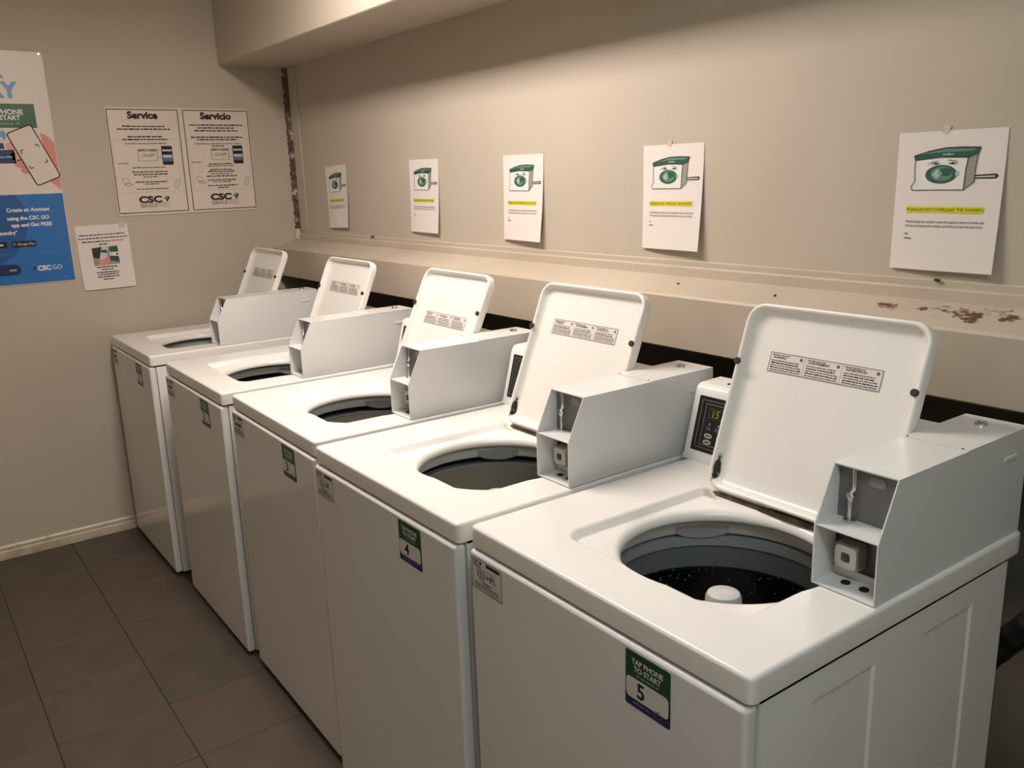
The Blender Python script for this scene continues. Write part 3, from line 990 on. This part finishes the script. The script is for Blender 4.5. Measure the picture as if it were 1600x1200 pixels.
def notice_print(p):
    k = M_INK
    door = [(0.436, 0.695)]
    p.poly([(0.181, 0.799), (0.673, 0.81), (0.661, 0.727), (0.656, 0.584), (0.168, 0.584), (0.157, 0.613), (0.189, 0.645), (0.181, 0.72)], M_WHITE)
    p.poly([(0.673, 0.81), (0.76, 0.837), (0.748, 0.725), (0.746, 0.637), (0.656, 0.584), (0.661, 0.727)], M_CARTS)
    p.poly([(0.741, 0.686), (0.744, 0.659), (0.935, 0.660), (0.956, 0.677), (0.935, 0.694)], k)
    p.up()
    p.poly([(0.750, 0.676), (0.750, 0.669), (0.925, 0.672), (0.925, 0.681)], M_PAPER)
    p.poly([(0.167, 0.831), (0.315, 0.862), (0.464, 0.881), (0.622, 0.882), (0.78, 0.876), (0.763, 0.837), (0.673, 0.81), (0.423, 0.818), (0.181, 0.799)], M_CARTG)
    p.ellipse(0.436, 0.695, 0.15, 0.066, M_CARTG)
    p.rect(0.568, 0.682, 0.606, 0.717, M_CARTGL, 0.003)
    p.up()
    p.poly([(0.20, 0.838), (0.464, 0.875), (0.75, 0.870), (0.70, 0.853), (0.432, 0.850)], M_CARTG2)
    p.ellipse(0.442, 0.699, 0.104, 0.051, M_CARTG2)
    p.greek(0.44, 0.829, 0.54, 0.012, M_CARTGL, 2)
    p.up()
    p.poly([(0.352, 0.695), (0.40, 0.735), (0.45, 0.700), (0.40, 0.662)], M_CARTGL)
    p.ellipse(0.475, 0.711, 0.062, 0.029, M_CARTG)
    for pts in ([(0.181, 0.799), (0.181, 0.72), (0.189, 0.645), (0.157, 0.613), (0.168, 0.584), (0.656, 0.584), (0.746, 0.637), (0.748, 0.725), (0.76, 0.837)],
                [(0.673, 0.81), (0.661, 0.727), (0.656, 0.584)],
                [(0.167, 0.831), (0.315, 0.862), (0.464, 0.881), (0.622, 0.882), (0.78, 0.876), (0.763, 0.837), (0.673, 0.81), (0.423, 0.818), (0.181, 0.799), (0.167, 0.831)]):
        p.path(pts, 0.0014, k)
    for e in ([(0.30, 0.765), (0.34, 0.782), (0.40, 0.792)], [(0.49, 0.795), (0.54, 0.791), (0.585, 0.780)]):
        p.path(e, 0.0010, k)
    for c in (0.378, 0.535):
        p.ellipse(c, 0.772, 0.042, 0.008, M_CARTS)
        p.ellipse(c + 0.004, 0.772, 0.015, 0.007, k)
    p.rect(0.13, 0.421, 0.856, 0.466, M_YELLOW)
    p.up()
    p.text('PLEASE DO NOT OVERLOAD THE WASHERS', 0.137, 0.432, mat('text_on_highlight', (60, 62, 10), 0.7), width=0.712, height=0.024)
    p.text('Overloading the washers cause the agitator items to break and', 0.133, 0.349, k, width=0.745, height=0.0165, bold=0.008)
    p.text('end up burning up the washer, and then no one can use them.', 0.133, 0.319, k, width=0.74, height=0.0165, bold=0.008)
    p.greek(0.133, 0.262, 0.165, 0.008, k, 1)
    p.greek(0.133, 0.229, 0.205, 0.008, k, 2)

NOTICES = [(0.470, 1.637, -2.2, 0.004, 0.012, 'white washer-overload notice beside the flaking corner, above washer 1'),
           (1.246, 1.640, 0.6, 0.005, 0.010, 'white washer-overload notice second from the flaking corner, above washer 2'),
           (1.874, 1.634, 0.5, 0.006, 0.016, 'white washer-overload notice third from the corner, above washer 3'),
           (2.531, 1.636, 0.0, 0.005, 0.016, 'white washer-overload notice above the gap between washers 4 and 5'),
           (3.271, 1.628, 0.0, 0.004, 0.012, 'white washer-overload notice above washer 5, largest in view, taped at top')]
for xc, zt, tiltd, lift, skew, lab in NOTICES:
    r = empty('paper_notice', (xc, WALL_Y, zt))
    r.rotation_euler = (0, math.radians(tiltd), 0)
    tag(r, lab, 'notice', 'washer overload notices on the long wall')
    w, h = 0.2159, 0.2756
    me, fn = curl_sheet('sheet', (-w / 2, 0, -h), (1, 0, 0), (0, 0, 1), (0, -1, 0), w, h, M_PAPER, lift, skew, rip=0.003)
    sh = obj('sheet', me, r)
    p = Print(fn, w, h)
    notice_print(p)
    p.build('lettering', sh)
    if xc > 2.2:
        bm = bmesh.new()
        add_box(bm, -0.006, 0.007, -0.0020, -0.0008, -0.006, 0.012)
        obj('tape', bm_mesh('tape', bm, M_TAPE), r, (-0.012, 0, 0), (0, 0.35, 0))

# ------------------------------------------------------------------ signs on the left wall (x = 0, facing +x; u runs along +y)
def wall_sheet(name, y0, y1, z0, z1, m, thick, r, label, cat, turn=0.0):
    root = empty(name, (0.0, (y0 + y1) / 2, z0))
    root.rotation_euler = (turn, 0, 0)
    tag(root, label, cat)
    w, h = y1 - y0, z1 - z0
    fn = plane_print((thick + 0.0006, -w / 2, 0), (0, 1, 0), (0, 0, 1), w, h)
    sh = obj('sheet', sheet_box('sheet', fn, m, thick, r, w, h), root)
    return root, sh, Print(fn, w, h)

# --- two-language service sign
root, sh, p = wall_sheet('service_sign', 0.098, 0.732, 1.449, 1.914, M_SIGN, 0.004, 0.010, 'white plastic service sign in two languages with twin black borders', 'sign')
asp = 0.634 / 0.465
for u0, u1, title, tu0, tu1 in ((0.010, 0.484, 'Service', 0.142, 0.346), (0.522, 0.992, 'Servicio', 0.642, 0.868)):
    p.frame(u0, 0.024, u1, 0.98, 0.0036, M_INK)
    p.text(title, tu0, 0.899, M_INK, width=tu1 - tu0, height=0.062, bold=0.05)
for u0, u1 in ((0.022, 0.470), (0.540, 0.972)):
    p.frame(u0, 0.214, u1, 0.712, 0.0010, M_INKLIGHT)
L = [(.101, .385, .821), (.065, .421, .795), (.128, .363, .726), (.09, .396, .700)]
for k, (a, b, v) in enumerate(L):
    p.greek(a, v, b, 0.013, M_INK, k)
L2 = [(.105, .386, .664), (.133, .358, .441), (.128, .373, .400), (.138, .367, .376), (.198, .302, .353), (.142, .358, .305), (.202, .303, .285), (.144, .36, .240)]
for k, (a, b, v) in enumerate(L2):
    p.greek(a, v, b, 0.0115, M_INK if k in (2, 3, 5) else M_INKGREY, k + 20)
R1 = [(.557, .947, .836), (.616, .884, .809), (.589, .913, .782), (.559, .939, .720), (.601, .899, .696)]
for k, (a, b, v) in enumerate(R1):
    p.greek(a, v, b, 0.013, M_INK, k + 40)
R2 = [(.581, .92, .658), (.707, .796, .636), (.668, .841, .462), (.656, .851, .442), (.674, .838, .407), (.656, .852, .388), (.676, .831, .366), (.64, .868, .343), (.646, .865, .306), (.686, .826, .287), (.646, .869, .251), (.719, .803, .230)]
for k, (a, b, v) in enumerate(R2):
    p.greek(a, v, b, 0.0115, M_INK if k % 3 else M_INKGREY, k + 60)
for o in (0.0, 0.512):
    # label card, phone, blank code field, laptop, clip
    p.rect(0.181 + o, 0.505, 0.314 + o, 0.618, M_INKLIGHT)
    p.rect(0.343 + o, 0.468, 0.418 + o, 0.645, M_INK, 0.004)
    p.frame(0.046 + o * 0.985, 0.389, 0.115 + o * 0.985, 0.477, 0.0007, M_INKLIGHT)
    p.greek(0.040 + o * 0.985, 0.484, 0.112 + o * 0.985, 0.009, M_INKGREY, 3)
    p.path([(0.055 + o, 0.345), (0.092 + o, 0.350), (0.104 + o, 0.306), (0.068 + o, 0.296)], 0.0016, M_INKGREY, True)
    p.path([(0.068 + o, 0.294), (0.104 + o, 0.304), (0.124 + o, 0.288), (0.090 + o, 0.278)], 0.0018, M_INK, True)
    p.path([(0.404 + o, 0.256), (0.424 + o, 0.325), (0.436 + o, 0.336), (0.452 + o, 0.328), (0.436 + o, 0.262), (0.418 + o, 0.244)], 0.0018, M_INKGREY, True)
    p.path([(0.418 + o, 0.262), (0.436 + o, 0.318)], 0.0012, M_INKLIGHT)
p.up()
for o in (0.0, 0.512):
    p.rect(0.187 + o, 0.511, 0.308 + o, 0.595, M_SIGN)
    p.rect(0.187 + o, 0.600, 0.225 + o, 0.613, M_INKGREY)
    p.rect(0.262 + o, 0.600, 0.308 + o, 0.611, M_INKGREY)
    p.rect(0.348 + o, 0.595, 0.413 + o, 0.612, M_LCD)
    p.rect(0.348 + o, 0.535, 0.413 + o, 0.562, M_LCD)
    p.rect(0.348 + o, 0.500, 0.413 + o, 0.533, M_LCDB)
    p.path([(0.310 + o, 0.605), (0.345 + o, 0.602)], 0.0012, M_INK)
    p.path([(0.300 + o, 0.552), (0.322 + o, 0.535), (0.345 + o, 0.533)], 0.0012, M_INK)
p.up()
for o in (0.0, 0.512):
    p.text('123-APP', 0.208 + o, 0.545, M_INK, width=0.085, height=0.030)
for o in (0.0, 0.505):
    p.text('CSC', 0.149 + o, 0.117, M_INK, width=0.158, height=0.058, bold=0.05)
    emblem(p, 0.320 + o, 0.115, 0.042, asp * 1.05)
    p.line((0.150 + o, 0.106), (0.357 + o, 0.106), 0.0011, M_INK)
    p.text('SERVICE', 0.155 + o, 0.070, M_INK, width=0.115, height=0.027, bold=0.005)
    p.text('WORKS', 0.274 + o, 0.070, M_INKLIGHT, width=0.083, height=0.027)
p.build('lettering', sh)
for yy, zz in ((0.003, 0.440), (-0.287, 0.010)):
    obj('screw', disc_mesh('screw', 0.0035, 0.002, M_DARKMETAL if zz < 0.1 else M_SIGN), root, (0.0046, yy, zz), (0, math.pi / 2, 0))

# --- small paper about paying by phone
root = empty('payment_note', (0.0, 0.024, 1.137))
root.rotation_euler = (math.radians(0.6), 0, 0)
tag(root, 'small white paper with a phone photo between poster and service sign', 'notice')
w, h = 0.2159, 0.2794
me, fn = curl_sheet('sheet', (0, -w / 2, 0), (0, 1, 0), (0, 0, 1), (1, 0, 0), w, h, M_PAPER, 0.004, 0.004, rip=0.002)
sh = obj('sheet', me, root)
p = Print(fn, w, h)
p.greek(0.06, 0.842, 0.92, 0.018, M_INK, 1)
p.greek(0.03, 0.790, 0.967, 0.018, M_INK, 2)
p.greek(0.092, 0.738, 0.64, 0.018, M_INK, 3)
p.greek(0.66, 0.738, 0.895, 0.018, mat('red_ink', (190, 70, 70), 0.7), 4)
p.greek(0.405, 0.690, 0.56, 0.018, M_INK, 5)
p.poly([(0.253, 0.645), (0.747, 0.668), (0.749, 0.378), (0.258, 0.371)], mat('photo_grey', (150, 140, 136), 0.5))
p.up()
p.poly([(0.253, 0.645), (0.46, 0.662), (0.42, 0.47), (0.256, 0.50)], mat('photo_dark', (34, 32, 30), 0.5))
p.poly([(0.584, 0.650), (0.747, 0.652), (0.748, 0.400), (0.580, 0.440)], mat('photo_green', (48, 78, 66), 0.5))
p.up()
p.poly([(0.441, 0.658), (0.569, 0.650), (0.500, 0.446), (0.370, 0.464)], M_LCD)
p.poly([(0.585, 0.575), (0.746, 0.562), (0.746, 0.496), (0.580, 0.514)], M_WHITE)
p.poly([(0.576, 0.500), (0.747, 0.480), (0.747, 0.415), (0.574, 0.442)], mat('photo_teal', (38, 66, 70), 0.5))
p.up()
p.poly([(0.430, 0.615), (0.545, 0.605), (0.528, 0.560), (0.412, 0.572)], M_CARTG)
p.poly([(0.35, 0.455), (0.43, 0.452), (0.548, 0.513), (0.579, 0.42), (0.462, 0.365), (0.325, 0.377)], M_PSKIN)
p.text('7', 0.60, 0.520, M_INK, height=0.045, bold=0.01)
p.rect(0.70, 0.515, 0.735, 0.545, M_INK)
for k, (a, b, v) in enumerate(((.296, .698, .338), (.38, .615, .298), (.278, .712, .255), (.297, .697, .220), (.282, .71, .183), (.393, .601, .143))):
    p.greek(a, v, b, 0.016, M_INK, k + 11)
p.build('lettering', sh)
obj('tape', box_mesh('tape', 0.0012, 0.0022, -0.012, 0.012, 0.262, 0.290, M_TAPE), root, (0, 0.085, 0))

# --- large blue poster
PY0, PY1, PZ0, PZ1 = -0.722, -0.112, 1.186, 2.125
root, sh, p = wall_sheet('laundry_poster', PY0, PY1, PZ0, PZ1, M_SIGN, 0.003, 0.012, 'large blue and white laundry app poster with hand holding phone', 'poster')
U = lambda y: (y - PY0) / (PY1 - PY0)
Vv = lambda z: (z - PZ0) / (PZ1 - PZ0)
Q = lambda pts: [(U(a), Vv(b)) for a, b in pts]
p.rect(0.004, 0.003, 0.997, Vv(1.558), M_PBLUE)
p.text('FOR', U(-0.262), Vv(2.020), M_PSKY, height=0.050, align='R', bold=0.04)
p.text('LAUNDRY', U(-0.218), Vv(1.945), M_PSKY, height=0.062, align='R', bold=0.05)
p.rect(U(-0.56), Vv(1.825), U(-0.170), Vv(1.920), M_PGREEN)
p.rect(U(-0.56), Vv(1.684), U(-0.268), Vv(1.738), M_PNAVY)
p.poly(Q([(-0.165, 1.806), (-0.140, 1.795), (-0.1145, 1.765), (-0.1135, 1.570), (-0.128, 1.585), (-0.160, 1.615), (-0.150, 1.70)]), M_PSKIN)
for cy, cz, a, b in ((-0.276, 1.752, 0.022, 0.017), (-0.262, 1.712, 0.026, 0.018), (-0.250, 1.682, 0.026, 0.017), (-0.234, 1.655, 0.022, 0.014)):
    p.ellipse(U(cy), Vv(cz), a / 0.61, b / 0.939, M_PSKIN2 if cz > 1.70 else M_PSKIN)
p.up()
p.poly(Q([(-0.718, 1.558), (-0.293, 1.558), (-0.262, 1.50), (-0.257, 1.44), (-0.285, 1.37), (-0.33, 1.31), (-0.40, 1.265), (-0.718, 1.23)]), M_PBLUE2)
p.up()
p.text('TAP PHONE', U(-0.214), Vv(1.878), M_WHITE, height=0.021, align='R', bold=0.03)
p.text('TO START', U(-0.227), Vv(1.856), M_WHITE, height=0.019, align='R', bold=0.03)
p.greek(U(-0.40), Vv(1.838), U(-0.255), 0.008, M_GREENPALE, 3)
p.ellipse(U(-0.238), Vv(1.843), 0.012, 0.005, M_GREENPALE, 14)
p.greek(U(-0.42), Vv(1.706), U(-0.275), 0.009, M_PSKY, 5)
p.poly(Q([(-0.318, 1.798), (-0.300, 1.818), (-0.286, 1.800), (-0.296, 1.776)]), M_PSKY)
p.poly(Q([(-0.322, 1.765), (-0.304, 1.765), (-0.302, 1.742), (-0.322, 1.742)]), M_PNAVY)
def rot_rect(cy, cz, hw, hh, ang, r=0.012):
    ca, sa = math.cos(ang), math.sin(ang)
    return [(cy + a * ca - b * sa, cz + a * sa + b * ca) for a, b in rr_loop(-hw, hw, -hh, hh, r, 5)]
PA = math.radians(22)
pc = (-0.1985, 1.715)
p.poly(Q(rot_rect(pc[0], pc[1], 0.0525, 0.116, PA, 0.014)), M_INK)
p.up()
p.poly(Q(rot_rect(pc[0], pc[1], 0.0480, 0.1115, PA, 0.010)), M_SIGN)
p.up()
ca, sa = math.cos(PA), math.sin(PA)
for sx in (-1, 1):
    for sz in (-1, 1):
        q = []
        for a, b in ((sx * 0.024, sz * 0.038), (sx * 0.036, sz * 0.038), (sx * 0.036, sz * 0.026)):
            q.append((pc[0] + a * ca - b * sa, pc[1] - 0.004 + a * sa + b * ca))
        p.path(Q(q), 0.004, M_PNAVY)
for s, yr, z, hgt in (('Create an Account', -0.172, 1.489, 0.0155), ('using the CSC GO', -0.178, 1.455, 0.0155), ('app and Get FREE', -0.171, 1.427, 0.0155), ('Laundry*', -0.304, 1.397, 0.0155)):
    p.text(s, U(yr), Vv(z), M_WHITE, height=hgt, align='R', bold=0.035)
p.rect(U(-0.333), Vv(1.343), U(-0.244), Vv(1.368), M_INK, 0.003)
p.rect(U(-0.440), Vv(1.343), U(-0.352), Vv(1.368), M_INK, 0.003)
p.line((U(-0.60), Vv(1.318)), (U(-0.167), Vv(1.315)), 0.0008, M_PSKY)
p.rect(U(-0.56), Vv(1.229), U(-0.315), Vv(1.273), M_PNAVY, 0.018)
p.text('CSC', U(-0.253), Vv(1.241), M_WHITE, width=0.085, height=0.0200, bold=0.05)
p.text('GO', U(-0.196), Vv(1.241), M_WHITE, width=0.062, height=0.0200)
p.greek(U(-0.165), Vv(1.205), U(-0.130), 0.002, M_PSKY, 3)
p.up()
p.poly(Q([(-0.328, 1.363), (-0.318, 1.356), (-0.328, 1.349)]), M_PSKY)
p.text('Google Play', U(-0.312), Vv(1.351), M_WHITE, width=0.105, height=0.0105)
p.greek(U(-0.425), Vv(1.352), U(-0.360), 0.009, M_WHITE, 6)
p.text('.com', U(-0.332), Vv(1.246), M_WHITE, height=0.011, align='R', bold=0.01)
emblem(p, U(-0.278), Vv(1.239), 0.030, 0.65, False)
p.build('lettering', sh)
obj('screw', disc_mesh('screw', 0.005, 0.002, M_STEEL), root, (0.0036, PY1 - (PY0 + PY1) / 2 - 0.012, PZ1 - PZ0 - 0.008), (0, math.pi / 2, 0))
